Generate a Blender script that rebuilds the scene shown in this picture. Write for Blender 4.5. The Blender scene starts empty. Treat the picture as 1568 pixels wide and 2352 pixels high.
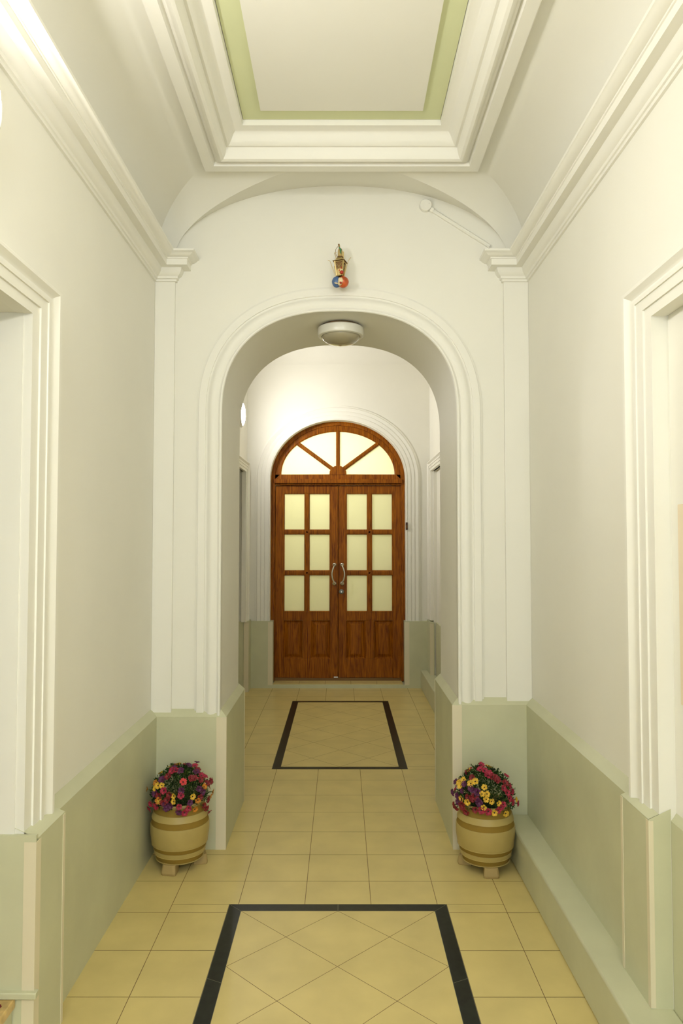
import bpy, bmesh, math, random
from mathutils import Vector, Matrix
random.seed(7)
S = bpy.context.scene
COL = S.collection
PI = math.pi

# ------------------------------------------------------------------ camera
cam_d = bpy.data.cameras.new('camera'); cam = bpy.data.objects.new('camera', cam_d); COL.objects.link(cam)
cam_d.sensor_fit = 'VERTICAL'; cam_d.sensor_height = 36.0
cam_d.lens = 1681.99 * 36.0 / 2352.0
cam_d.clip_start = 0.02; cam_d.clip_end = 60
cam.location = (0, 0, 1.6467)
cam.rotation_euler = (PI / 2 + 0.03903, -0.00035, 0.00008)
S.camera = cam

# ------------------------------------------------------------------ light and exposure
S.view_settings.view_transform = 'Standard'; S.view_settings.look = 'None'
S.view_settings.gamma = 1.0; S.view_settings.use_curve_mapping = False
S.view_settings.exposure = 0.50
LAMP_NEAR = 105.0      # emission of the lit wall lamps
LAMP_FAR = 126.0
FILL_REAR = 480.0  # emission of the unseen fill lamp added behind the camera
LAMP_COLOR = (1.0, 0.97, 0.96)
DAY_W = 48.0          # daylight through the glazed entrance behind the camera
VEST_W = 29.0         # lamp in the vestibule behind the frosted door

w = bpy.data.worlds.new('world'); S.world = w; w.use_nodes = True
w.node_tree.nodes['Background'].inputs[0].default_value = (0.75, 0.85, 1.0, 1)
w.node_tree.nodes['Background'].inputs[1].default_value = 0.6

def area(name, loc, rot, sx, sy, watts, color):
    l = bpy.data.lights.new(name, 'AREA'); l.shape = 'RECTANGLE'; l.size = sx; l.size_y = sy
    l.energy = watts; l.color = color
    o = bpy.data.objects.new(name, l); COL.objects.link(o); o.location = loc; o.rotation_euler = rot
    return o
# daylight outside the glazed entrance at the rear end of the hall
area('daylight', (0.0, -3.25, 2.15), (PI / 2, 0, 0), 1.3, 1.5, DAY_W, (0.62, 0.80, 1.0))
# vestibule lamp behind the frosted double door
area('vestibule_light', (-0.35, 9.75, 2.75), (math.radians(-72), 0, 0), 0.8, 0.6, VEST_W, (1.0, 0.96, 0.60))

# ------------------------------------------------------------------ materials
def mat(name, color, rough=0.5, metal=0.0, spec=0.5, bump=0.0, bscale=8.0, var=0.0, vscale=3.0, coat=0.0, emis=None, estr=0.0):
    m = bpy.data.materials.new(name); m.use_nodes = True
    nt = m.node_tree; b = nt.nodes['Principled BSDF']
    b.inputs['Base Color'].default_value = (*color, 1); b.inputs['Roughness'].default_value = rough
    b.inputs['Metallic'].default_value = metal; b.inputs['Specular IOR Level'].default_value = spec
    b.inputs['Coat Weight'].default_value = coat; b.inputs['Coat Roughness'].default_value = 0.12
    if emis:
        b.inputs['Emission Color'].default_value = (*emis, 1); b.inputs['Emission Strength'].default_value = estr
    tc = nt.nodes.new('ShaderNodeTexCoord')
    if var > 0:
        n = nt.nodes.new('ShaderNodeTexNoise'); n.inputs['Scale'].default_value = vscale; n.inputs['Detail'].default_value = 5
        nt.links.new(tc.outputs['Object'], n.inputs['Vector'])
        r = nt.nodes.new('ShaderNodeValToRGB')
        r.color_ramp.elements[0].position = 0.3; r.color_ramp.elements[1].position = 0.7
        r.color_ramp.elements[0].color = (*[c * (1 - var) for c in color], 1)
        r.color_ramp.elements[1].color = (*[min(1, c * (1 + var)) for c in color], 1)
        nt.links.new(n.outputs['Fac'], r.inputs['Fac']); nt.links.new(r.outputs['Color'], b.inputs['Base Color'])
    if bump > 0:
        n2 = nt.nodes.new('ShaderNodeTexNoise'); n2.inputs['Scale'].default_value = bscale; n2.inputs['Detail'].default_value = 4
        nt.links.new(tc.outputs['Object'], n2.inputs['Vector'])
        bp = nt.nodes.new('ShaderNodeBump'); bp.inputs['Strength'].default_value = 1.0; bp.inputs['Distance'].default_value = bump
        nt.links.new(n2.outputs['Fac'], bp.inputs['Height']); nt.links.new(bp.outputs['Normal'], b.inputs['Normal'])
    return m

M = {}
M['wall'] = mat('cream_paint', (0.87, 0.85, 0.75), 0.55, bump=0.0012, bscale=6, var=0.02, vscale=1.5, spec=0.3)
M['trim'] = mat('cream_trim_paint', (0.88, 0.86, 0.765), 0.45, bump=0.0003, bscale=10, spec=0.3)
M['ceil'] = mat('ceiling_paint', (0.85, 0.83, 0.73), 0.7, bump=0.001, bscale=5, spec=0.2)
M['dado'] = mat('pale_green_dado_paint', (0.61, 0.61, 0.405), 0.45, bump=0.0022, bscale=9, var=0.05, vscale=4, spec=0.4)
M['strip'] = mat('cream_corner_strip', (0.77, 0.70, 0.50), 0.5)
M['sage'] = mat('sage_green_band', (0.71, 0.74, 0.44), 0.7, var=0.03)
M['tile'] = mat('cream_floor_tile', (0.68, 0.55, 0.215), 0.36, var=0.07, vscale=5, bump=0.0004, bscale=20, spec=0.45)
M['grout'] = mat('brown_grout', (0.20, 0.12, 0.05), 0.9)
M['black'] = mat('black_granite', (0.010, 0.012, 0.008), 0.30, var=0.4, vscale=30, spec=0.22)
M['joint'] = mat('pale_joint', (0.20, 0.19, 0.13), 0.8)
M['white'] = mat('white_plastic', (0.82, 0.80, 0.70), 0.25)
M['steel'] = mat('brushed_steel', (0.62, 0.60, 0.52), 0.28, metal=1.0)
M['darkmetal'] = mat('dark_lock_metal', (0.22, 0.24, 0.24), 0.3, metal=0.9)
M['brass'] = mat('aged_brass', (0.62, 0.47, 0.20), 0.35, metal=0.7)
M['brassdark'] = mat('dark_brass', (0.22, 0.12, 0.04), 0.5, metal=0.5)
M['blue'] = mat('blue_glaze', (0.07, 0.14, 0.30), 0.3)
M['orange'] = mat('orange_red_glaze', (0.50, 0.09, 0.02), 0.3, var=0.5, vscale=40)
M['creamglaze'] = mat('cream_glaze', (0.80, 0.66, 0.38), 0.35, var=0.1, vscale=50)
M['redglaze'] = mat('red_glaze', (0.42, 0.03, 0.01), 0.3)
M['greenwire'] = mat('green_ribbon', (0.05, 0.22, 0.10), 0.6)
M['pot'] = mat('cream_glazed_pot', (0.47, 0.36, 0.12), 0.42, bump=0.0008, bscale=30, var=0.04, vscale=12, spec=0.4)
M['band'] = mat('tan_pot_band', (0.29, 0.185, 0.032), 0.8, spec=0.2, bump=0.0006, bscale=60)
M['foot'] = mat('terracotta_pot_foot', (0.40, 0.29, 0.11), 0.7, bump=0.0006, bscale=50)
M['soil'] = mat('potting_soil', (0.03, 0.02, 0.012), 0.95, bump=0.004, bscale=60)
M['leaf'] = mat('dark_green_leaf', (0.020, 0.052, 0.009), 0.6, var=0.6, vscale=25, spec=0.15)
M['leaf2'] = mat('bright_green_leaf', (0.08, 0.15, 0.02), 0.6, var=0.3, vscale=25, spec=0.15)
M['stem'] = mat('green_stem', (0.08, 0.12, 0.03), 0.6)
M['marble'] = mat('yellow_marble', (0.66, 0.46, 0.17), 0.3, var=0.35, vscale=18)
M['box'] = mat('brown_box_plastic', (0.06, 0.025, 0.012), 0.4)
M['peach'] = mat('peach_board', (0.84, 0.72, 0.52), 0.6)
M['petalred'] = mat('dried_red_petal', (0.16, 0.01, 0.012), 0.6)
M['center'] = mat('flower_throat', (0.03, 0.012, 0.01), 0.7)
FC = {'p': (0.085, 0.008, 0.060), 'c': (0.33, 0.012, 0.042), 'r': (0.19, 0.006, 0.012), 'o': (0.52, 0.19, 0.01),
      'y': (0.68, 0.42, 0.035), 'k': (0.60, 0.045, 0.045)}
for k, c in FC.items():
    M['f' + k] = mat('petal_' + {'p': 'purple', 'c': 'crimson', 'r': 'dark_red', 'o': 'orange', 'y': 'yellow', 'k': 'coral'}[k], c, 0.6, var=0.25, vscale=60)

def wood():
    m = bpy.data.materials.new('varnished_oak'); m.use_nodes = True
    nt = m.node_tree; b = nt.nodes['Principled BSDF']
    tc = nt.nodes.new('ShaderNodeTexCoord'); mp = nt.nodes.new('ShaderNodeMapping')
    mp.inputs['Scale'].default_value = (9, 9, 1.2)
    nt.links.new(tc.outputs['Object'], mp.inputs['Vector'])
    n = nt.nodes.new('ShaderNodeTexNoise'); n.inputs['Scale'].default_value = 3.0; n.inputs['Detail'].default_value = 8; n.inputs['Distortion'].default_value = 1.2
    nt.links.new(mp.outputs['Vector'], n.inputs['Vector'])
    wv = nt.nodes.new('ShaderNodeTexWave'); wv.inputs['Scale'].default_value = 2.2; wv.inputs['Distortion'].default_value = 7; wv.inputs['Detail'].default_value = 3
    nt.links.new(mp.outputs['Vector'], wv.inputs['Vector'])
    mx = nt.nodes.new('ShaderNodeMath'); mx.operation = 'MULTIPLY_ADD'; mx.inputs[1].default_value = 0.35
    nt.links.new(wv.outputs['Fac'], mx.inputs[0]); nt.links.new(n.outputs['Fac'], mx.inputs[2])
    r = nt.nodes.new('ShaderNodeValToRGB')
    r.color_ramp.elements[0].position = 0.35; r.color_ramp.elements[1].position = 0.95
    r.color_ramp.elements[0].color = (0.11, 0.021, 0.001, 1); r.color_ramp.elements[1].color = (0.42, 0.132, 0.004, 1)
    nt.links.new(mx.outputs[0], r.inputs['Fac']); nt.links.new(r.outputs['Color'], b.inputs['Base Color'])
    b.inputs['Roughness'].default_value = 0.45; b.inputs['Specular IOR Level'].default_value = 0.15; b.inputs['Coat Weight'].default_value = 0.0; b.inputs['Coat Roughness'].default_value = 0.2
    bp = nt.nodes.new('ShaderNodeBump'); bp.inputs['Distance'].default_value = 0.0006
    nt.links.new(n.outputs['Fac'], bp.inputs['Height']); nt.links.new(bp.outputs['Normal'], b.inputs['Normal'])
    return m
M['wood'] = wood()

def frosted():
    m = bpy.data.materials.new('frosted_glass'); m.use_nodes = True
    nt = m.node_tree; nt.nodes.clear()
    out = nt.nodes.new('ShaderNodeOutputMaterial')
    tr = nt.nodes.new('ShaderNodeBsdfTranslucent'); tr.inputs['Color'].default_value = (0.92, 0.92, 0.76, 1)
    df = nt.nodes.new('ShaderNodeBsdfDiffuse'); df.inputs['Color'].default_value = (0.82, 0.82, 0.66, 1)
    gl = nt.nodes.new('ShaderNodeBsdfGlossy'); gl.inputs['Roughness'].default_value = 0.45
    a = nt.nodes.new('ShaderNodeMixShader'); a.inputs[0].default_value = 0.45
    b = nt.nodes.new('ShaderNodeMixShader'); b.inputs[0].default_value = 0.05
    nt.links.new(tr.outputs[0], a.inputs[1]); nt.links.new(df.outputs[0], a.inputs[2])
    nt.links.new(a.outputs[0], b.inputs[1]); nt.links.new(gl.outputs[0], b.inputs[2])
    nt.links.new(b.outputs[0], out.inputs[0])
    return m
M['frost'] = frosted()

def emitmat(name, strength):
    return mat(name, (0.9, 0.9, 0.85), 0.4, emis=LAMP_COLOR, estr=strength)
M['lamp_near'] = emitmat('lit_diffuser_near', LAMP_NEAR)
M['lamp_far'] = emitmat('lit_diffuser_far', LAMP_FAR)
M['fill_rear'] = emitmat('fill_diffuser_rear', FILL_REAR)
def clearglass():
    m = bpy.data.materials.new('ribbed_lamp_glass'); m.use_nodes = True
    b = m.node_tree.nodes['Principled BSDF']
    b.inputs['Base Color'].default_value = (0.62, 0.55, 0.36, 1); b.inputs['Roughness'].default_value = 0.12
    b.inputs['Transmission Weight'].default_value = 0.35; b.inputs['Coat Weight'].default_value = 0.6
    b.inputs['Coat Roughness'].default_value = 0.03
    return m
M['lampglass'] = clearglass()

# ------------------------------------------------------------------ mesh builder
class MB:
    def __init__(s): s.v = []; s.f = []; s.m = []; s.mats = []
    def mi(s, m):
        if m not in s.mats: s.mats.append(m)
        return s.mats.index(m)
    def face(s, pts, m):
        i = len(s.v); s.v += [tuple(p) for p in pts]; s.f.append(list(range(i, i + len(pts)))); s.m.append(s.mi(m))
    def grid(s, rows, m, closed=False):
        i = len(s.v); n = len(rows[0])
        for r in rows: s.v += [tuple(p) for p in r]
        k = s.mi(m)
        for a in range(len(rows) - 1):
            for b in range(n if closed else n - 1):
                c = (b + 1) % n
                s.f.append([i + a * n + b, i + a * n + c, i + (a + 1) * n + c, i + (a + 1) * n + b]); s.m.append(k)
    def box(s, x0, x1, y0, y1, z0, z1, m):
        i = len(s.v); k = s.mi(m)
        s.v += [(x, y, z) for x in (x0, x1) for y in (y0, y1) for z in (z0, z1)]
        for f in ((0, 1, 3, 2), (4, 6, 7, 5), (0, 4, 5, 1), (2, 3, 7, 6), (0, 2, 6, 4), (1, 5, 7, 3)):
            s.f.append([i + q for q in f]); s.m.append(k)
    def lathe(s, prof, m, n=48, c=(0, 0, 0), axis='z', cap0=False, cap1=False):
        rows = []
        for (r, h) in prof:
            row = []
            for j in range(n):
                a = 2 * PI * j / n; x, y = r * math.cos(a), r * math.sin(a)
                p = {'z': (x, y, h), 'x': (h, x, y), 'y': (x, h, y)}[axis]
                row.append((c[0] + p[0], c[1] + p[1], c[2] + p[2]))
            rows.append(row)
        s.grid(rows, m, closed=True)
        if cap0: s.face(rows[0], m)
        if cap1: s.face(rows[-1], m)
    def tube(s, pts, r, m, n=8):
        pts = [Vector(p) for p in pts]; rows = []
        up = Vector((0.13, 0.2, 0.97))
        for i, p in enumerate(pts):
            t = (pts[min(i + 1, len(pts) - 1)] - pts[max(i - 1, 0)]).normalized()
            a = t.cross(up)
            if a.length < 0.05: a = t.cross(Vector((1, 0, 0)))
            a.normalize(); b = t.cross(a)
            rr = r[i] if isinstance(r, (list, tuple)) else r
            rows.append([p + (a * math.cos(2 * PI * j / n) + b * math.sin(2 * PI * j / n)) * rr for j in range(n)])
        s.grid(rows, m, closed=True); s.face(rows[0], m); s.face(rows[-1], m)
    def ell(s, c, r, m, nu=20, nv=12, fn=None):
        rows = []
        for i in range(nv + 1):
            th = PI * i / nv
            row = []
            for j in range(nu):
                a = 2 * PI * j / nu
                d = Vector((math.sin(th) * math.cos(a), math.sin(th) * math.sin(a), math.cos(th)))
                k = fn(d) if fn else 1
                row.append((c[0] + d.x * r[0] * k, c[1] + d.y * r[1] * k, c[2] + d.z * r[2] * k))
            rows.append(row)
        s.grid(rows, m, closed=True)
    def build(s, name, parent=None, smooth=True, angle=35, merge=True, loc=None, bevel=0):
        me = bpy.data.meshes.new(name); me.from_pydata(s.v, [], s.f)
        for m in s.mats: me.materials.append(m)
        for p, k in zip(me.polygons, s.m): p.material_index = k
        bm = bmesh.new(); bm.from_mesh(me)
        if merge: bmesh.ops.remove_doubles(bm, verts=bm.verts, dist=1e-5)
        bmesh.ops.recalc_face_normals(bm, faces=bm.faces)
        bm.to_mesh(me); bm.free()
        if smooth:
            for p in me.polygons: p.use_smooth = True
            me.set_sharp_from_angle(angle=math.radians(angle))
        o = bpy.data.objects.new(name, me); COL.objects.link(o)
        if parent: o.parent = parent
        if loc: o.location = loc
        if bevel:
            b = o.modifiers.new('bevel', 'BEVEL'); b.width = bevel; b.segments = 2; b.limit_method = 'ANGLE'
        return o
def struct(o, label=None):
    o['kind'] = 'structure'
    if label: o['label'] = label
    return o
def thing(o, label, cat, group=None):
    o['label'] = label; o['category'] = cat
    if group: o['group'] = group
    return o
def empty(name, loc=(0, 0, 0), rz=0):
    o = bpy.data.objects.new(name, None); COL.objects.link(o); o.location = loc; o.rotation_euler = (0, 0, rz)
    o.empty_display_size = 0.1
    return o

def offs(path, closed=False):
    """mitred left-hand normals of a 2-D polyline"""
    n = len(path); out = []
    def nrm(a, b):
        d = (b[0] - a[0], b[1] - a[1]); l = math.hypot(*d); return (-d[1] / l, d[0] / l)
    for i in range(n):
        if closed: a, b, c = path[i - 1], path[i], path[(i + 1) % n]
        else: a, b, c = path[max(i - 1, 0)], path[i], path[min(i + 1, n - 1)]
        if a == b: n1 = n2 = nrm(b, c)
        elif b == c: n1 = n2 = nrm(a, b)
        else: n1, n2 = nrm(a, b), nrm(b, c)
        k = 1 + n1[0] * n2[0] + n1[1] * n2[1]
        out.append(((n1[0] + n2[0]) / k, (n1[1] + n2[1]) / k))
    return out
def sweep_plan(mb, path, prof, m, closed=False):
    """profile (d, z) along an XY polyline; d to the left of travel"""
    nn = offs(path, closed); rows = []
    for (p, q) in zip(path, nn):
        rows.append([(p[0] + q[0] * d, p[1] + q[1] * d, z) for d, z in prof])
    if closed: rows.append(rows[0])
    mb.grid(rows, m)
    if not closed: mb.face(rows[0], m); mb.face(rows[-1], m)
def sweep_front(mb, path, prof, m, place):
    """profile (s, d) along an outline in a wall plane; place(u, v, d) gives the 3-D point"""
    nn = offs(path); rows = []
    for (p, q) in zip(path, nn):
        rows.append([place(p[0] + q[0] * s, p[1] + q[1] * s, d) for s, d in prof])
    mb.grid(rows, m)
    mb.face(rows[0], m); mb.face(rows[-1], m)
def arch(cx, a, z0, zs, b, n, N=56):
    """outline from bottom left, over the superelliptic head, to bottom right"""
    pts = [(cx - a, z0), (cx - a, zs)]
    for i in range(1, N):
        t = PI - PI * i / N
        c, s_ = math.cos(t), math.sin(t)
        pts.append((cx + a * math.copysign(abs(c) ** (2 / n), c), zs + b * abs(s_) ** (2 / n)))
    pts += [(cx + a, zs), (cx + a, z0)]
    return pts
def wall_with_arch(mb, path, x0, x1, z1, yf, yb, m):
    """a wall between y = yf and y = yb, x0..x1, up to z1, pierced by the outline"""
    cx = (path[0][0] + path[-1][0]) / 2
    zs = path[1][1]; ref = (cx, zs)
    outer = []
    for (x, z) in path:
        if z <= zs + 1e-6: outer.append((x0 if x < cx else x1, z))
        else:
            dx, dz = x - ref[0], z - ref[1]; t = 1e9
            if dx > 1e-9: t = min(t, (x1 - ref[0]) / dx)
            if dx < -1e-9: t = min(t, (x0 - ref[0]) / dx)
            if dz > 1e-9: t = min(t, (z1 - ref[1]) / dz)
            outer.append((ref[0] + dx * t, ref[1] + dz * t))
    # snap nearest points to the two top corners
    for cxn in (x0, x1):
        k = min(range(len(outer)), key=lambda i: (outer[i][0] - cxn) ** 2 + (outer[i][1] - z1) ** 2)
        outer[k] = (cxn, z1)
    for y in (yf, yb):
        mb.grid([[(p[0], y, p[1]) for p in path], [(q[0], y, q[1]) for q in outer]], m)
    mb.grid([[(p[0], yf, p[1]) for p in path], [(p[0], yb, p[1]) for p in path]], m)
    mb.grid([[(p[0], yf, p[1]) for p in outer], [(p[0], yb, p[1]) for p in outer]], m)

# ================================================================== FLOOR
TX0, TY0, T, G = -0.466, 5.1098, 0.30, 0.0013
NEAR = (-0.507, 0.476, 1.140, 3.385); FAR = (-0.502, 0.478, 5.345, 7.596); BW = 0.061
def clip(poly, axis, v, keep_less):
    out = []
    for i in range(len(poly)):
        a, b = poly[i - 1], poly[i]
        ina = (a[axis] <= v) == keep_less or a[axis] == v; inb = (b[axis] <= v) == keep_less or b[axis] == v
        if ina != inb:
            t = (v - a[axis]) / (b[axis] - a[axis]); out.append((a[0] + (b[0] - a[0]) * t, a[1] + (b[1] - a[1]) * t))
        if inb: out.append(b)
    return out
def rect_clip(poly, x0, x1, y0, y1):
    for ax, v, l in ((0, x1, True), (0, x0, False), (1, y1, True), (1, y0, False)):
        if len(poly) < 3: return []
        poly = clip(poly, ax, v, l)
    return poly
def minus(r, h):
    x0, x1, y0, y1 = r; a, b, c, d = h
    if x1 <= a or x0 >= b or y1 <= c or y0 >= d: return [r]
    out = []
    if y0 < c: out.append((x0, x1, y0, c))
    if y1 > d: out.append((x0, x1, d, y1))
    yy0, yy1 = max(y0, c), min(y1, d)
    if x0 < a: out.append((x0, a, yy0, yy1))
    if x1 > b: out.append((b, x1, yy0, yy1))
    return out
fl = MB()
FX0, FX1, FY0, FY1 = -2.3, 1.2, -3.1, 8.27
fl.box(FX0, FX1, FY0, 8.30, -0.12, -0.0012, M['grout'])
for i in range(-8, 7):
    for j in range(-12, 29):
        r0 = (TX0 + i * T, TX0 + (i + 1) * T, TY0 - j * T, TY0 - j * T + T)
        r0 = (max(r0[0], FX0), min(r0[1], FX1), max(r0[2], FY0), min(r0[3], FY1))
        if r0[0] >= r0[1] or r0[2] >= r0[3]: continue
        rs = [r0]
        for h in (NEAR, FAR): rs = [q for r in rs for q in minus(r, h)]
        for (x0, x1, y0, y1) in rs:
            if x1 - x0 > 3 * G and y1 - y0 > 3 * G:
                fl.face([(x0 + G, y0 + G, 0), (x1 - G, y0 + G, 0), (x1 - G, y1 - G, 0), (x0 + G, y1 - G, 0)], M['tile'])
for (x0, x1, y0, y1) in (NEAR, FAR):
    e = 0.0015
    fl.face([(x0, y0, -.0006), (x1, y0, -.0006), (x1, y1, -.0006), (x0, y1, -.0006)], M['joint'])
    a, b, c, d = x0 + BW, x1 - BW, y0 + BW, y1 - BW
    # four mitred border strips cut by pale joints
    L = 0.62
    def strip(p0, p1, q0, q1):
        n = max(1, round((Vector(p1) - Vector(p0)).length / L))
        P = lambda u, v, t: (u[0] + (v[0] - u[0]) * t, u[1] + (v[1] - u[1]) * t, 0)
        for k in range(n):
            g = 0.0012 / (Vector(p1) - Vector(p0)).length
            t0, t1 = k / n + g, (k + 1) / n - g
            fl.face([P(p0, p1, t0), P(p0, p1, t1), P(q0, q1, t1), P(q0, q1, t0)], M['black'])
    strip((x0 + e, y0 + e), (x1 - e, y0 + e), (a - e, c - e), (b + e, c - e))
    strip((x0 + e, y1 - e), (x1 - e, y1 - e), (a - e, d + e), (b + e, d + e))
    strip((x0 + e, y0 + e), (x0 + e, y1 - e), (a - e, c - e), (a - e, d + e))
    strip((x1 - e, y0 + e), (x1 - e, y1 - e), (b + e, c - e), (b + e, d + e))
    fl.face([(a, c, -.0005), (b, c, -.0005), (b, d, -.0005), (a, d, -.0005)], M['grout'])
    D = (b - a) / 2; DY = (d - c) / 5; g = 0.0016
    for i in range(-1, 6):
        for j in range(-1, 13):
            if (i + j) % 2: continue
            cx, cy = a + i * D / 2, d - j * DY / 2
            # diamonds whose corners sit on the lattice of tile corners
            cx += D / 2
            poly = [(cx - D / 2 + g, cy), (cx, cy - DY / 2 + g), (cx + D / 2 - g, cy), (cx, cy + DY / 2 - g)]
            poly = rect_clip(poly, a, b, c, d)
            if len(poly) >= 3: fl.face([(p[0], p[1], 0) for p in poly], M['tile'])
struct(fl.build('floor', smooth=False), 'cream tiled floor with two black bordered diamond panels')

# ================================================================== WALLS OF THE NEAR HALL
WL, WR = -1.03, 1.03
YA = 4.01                    # front face of the arch wall
ZT = 3.72
wl = MB()
wl.box(-1.25, WL, 2.345, YA, 0, 3.215, M['wall'])
wl.box(-2.3, -1.25, 2.345, 2.60, 0, 2.9, M['wall'])
wl.box(-1.25, WL, 1.20, 2.345, 2.385, 3.215, M['wall'])
wl.box(-2.3, -1.25, 1.20, 2.345, 2.385, 2.9, M['wall'])
wl.box(-1.25, WL, -3.0, 1.20, 0, 3.215, M['wall'])
wl.box(-2.3, -1.25, 1.0, 1.20, 0, 2.9, M['wall'])
wl.box(-2.45, -2.3, 1.0, 2.60, 0, 2.9, M['wall'])
struct(wl.build('wall_left', smooth=False))
wr = MB()
wr.box(WR, 1.25, 2.345, YA, 0, 3.215, M['wall'])
wr.box(WR, 1.25, 1.20, 2.345, 2.375, 3.215, M['wall'])
wr.box(1.056, 1.25, 1.20, 2.345, 0, 2.375, M['wall'])
wr.box(WR, 1.25, -3.0, 1.20, 0, 3.215, M['wall'])
struct(wr.build('wall_right', smooth=False))
# rear wall with the glazed entrance behind the camera
wb = MB()
ent = arch(0, 0.62, 0.0, 2.30, 0.55, 2.2, 32)
wall_with_arch(wb, ent, -1.25, 1.25, 4.1, -3.0, -3.15, M['wall'])
struct(wb.build('wall_back'))
wn = MB()
wn.box(-.62, .62, -3.1, -3.05, 0, .9, M['wood'])
for x in (-.62, -.03, .56): wn.box(x, x + .06, -3.1, -3.05, .9, 2.4, M['wood'])
for z in (.9, 1.55, 2.22): wn.box(-.62, .62, -3.1, -3.05, z, z + .06, M['wood'])
struct(wn.build('window_1', smooth=False))

# arch wall between the near hall and the far lobby
AP = arch(-0.012, 0.642, 0.0, 2.335, 0.572, 2.42)
wa = MB()
wall_with_arch(wa, AP, -1.25, 1.25, 3.75, YA, 4.68, M['wall'])
struct(wa.build('wall_middle'), 'cream wall pierced by the round-headed arch')
# flat pilasters beside the arch
for i, (x0, x1) in enumerate(((-1.03, -0.92), (0.894, 1.03))):
    p = MB(); p.box(x0, x1, 3.992, YA, 0.6, 3.12, M['trim'])
    struct(p.build('trim_%d' % (1 + i), bevel=.002), 'flat cream pilaster in the corner beside the arch')

# moulded architrave of the arch
ARCH_PROF = [(0.0, -.004), (0.0, .028), (.004, .033), (.010, .034), (.015, .031), (.018, .022), (.024, .020), (.036, .026), (.052, .029), (.066, .026),
             (.076, .017), (.084, .012), (.090, .012), (.092, .019), (.130, .019), (.133, .010), (.142, .008), (.144, -.004)]
am = MB()
AP2 = [(x, max(z, 0.70)) for x, z in AP]
sweep_front(am, AP2, ARCH_PROF, M['trim'], lambda u, v, d: (u, YA - d, v))
struct(am.build('trim_3'), 'moulded cream architrave around the arch')

# ------------------------------------------------------------------ cornice with capitals
CORN = [(-.01, 3.072), (.010, 3.074), (.011, 3.086), (.018, 3.088), (.020, 3.100), (.030, 3.106), (.040, 3.120), (.044, 3.136), (.046, 3.140),
        (.083, 3.140), (.083, 3.172), (.088, 3.174), (.089, 3.180), (.100, 3.182), (.112, 3.189), (.122, 3.198), (.128, 3.200), (.129, 3.211), (-.01, 3.214)]
cl = MB()
# travel so that the room is on the left-hand side
sweep_plan(cl, [(-0.92, 4.04), (-0.92, 3.992), (WL, 3.992), (WL, -2.99)], CORN, M['trim'])
struct(cl.build('trim_4'), 'stepped cream cornice along the left wall ending in a capital')
cr = MB()
sweep_plan(cr, [(WR, -2.99), (WR, 3.992), (0.894, 3.992), (0.894, 4.04)], CORN, M['trim'])
struct(cr.build('trim_5'), 'stepped cream cornice along the right wall ending in a capital')

# ------------------------------------------------------------------ coved ceiling
CA, CB, CZ = 0.40, 0.365, 3.212
def cove(t): return (CA * (1 - math.cos(t * PI / 2)), CZ + CB * math.sin(t * PI / 2))
NT = 18
YB0 = -3.0
ce = MB()
prof = [cove(i / NT) for i in range(NT + 1)]
def cornerpts(d): return [(WR - d, YB0 + d), (WR - d, YA - d), (WL + d, YA - d), (WL + d, YB0 + d)]
for (i0, i1) in ((0, 1), (2, 3), (3, 0)):
    rows = []
    for d, z in prof:
        c = cornerpts(d); rows.append([(*c[i0], z), (*c[i1], z)])
    ce.grid(rows, M['ceil'])
# end cove above the arch wall with its lunette
LA, LB, LZ, LC = 0.925, 0.412, 3.212, -0.003
LBF = 0.366      # the vault is a little lower where it cuts the coving
def lun(z):
    k = (z - LZ) / LBF
    return LA * math.sqrt(max(0, 1 - k * k))
for sgn in (-1, 1):
    rows = []
    for d, z in prof:
        xm = (WR - d) if sgn > 0 else (WL + d); xl = LC + sgn * lun(z)
        rows.append([(xm, YA - d, z), (xl, YA - d, z)])
    ce.grid(rows, M['ceil'])
def cove_d(z):
    k = min(1.0, (z - CZ) / CB)
    return CA * (1 - math.sqrt(max(0, 1 - k * k)))
rows = [[], []]
for i in range(65):
    t = PI * i / 64
    x, z = LC - LA * math.cos(t), LZ + LB * math.sin(t)
    rows[0].append((x, YA + .002, z)); zf = LZ + LBF * math.sin(t); rows[1].append((x, YA - min(cove_d(zf), .345), zf))
ce.grid(rows, M['ceil'])
# upper room shell above the coving, flat panel and recessed sage band
ZF = 3.676
def ring(mb, d0, z0, d1, z1, m):
    a, b = cornerpts(d0), cornerpts(d1)
    for i in range(4):
        j = (i + 1) % 4
        mb.face([(*a[i], z0), (*a[j], z0), (*b[j], z1), (*b[i], z1)], m)
GO, GI = 0.555, 0.647
ring(ce, GO, ZF, GI, ZF, M['sage']); ring(ce, GI, ZF, GI + .002, ZF - .014, M['ceil'])
c = cornerpts(GI + .002); ce.face([(*p, ZF - .014) for p in c], M['ceil'])
ce.box(-1.25, 1.25, -3.15, 4.68, 3.76, 3.85, M['ceil'])
struct(ce.build('ceiling', angle=28), 'coved cream ceiling with a sage green band around its flat centre')
FR = [(.330, 3.75), (.330, 3.536), (.334, 3.533), (.384, 3.535), (.388, 3.548), (.394, 3.556), (.402, 3.546), (.414, 3.538), (.430, 3.535), (.443, 3.541), (.452, 3.558),
      (.457, 3.580), (.459, 3.592), (.471, 3.592), (.478, 3.597), (.488, 3.614), (.498, 3.634), (.507, 3.643), (.512, 3.646), (.550, 3.650), (.552, 3.668), (.556, 3.70)]
fr = MB()
sweep_plan(fr, cornerpts(0), FR, M['trim'], closed=True)
struct(fr.build('trim_6', angle=30), 'heavy moulded frame around the flat ceiling panel')

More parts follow.
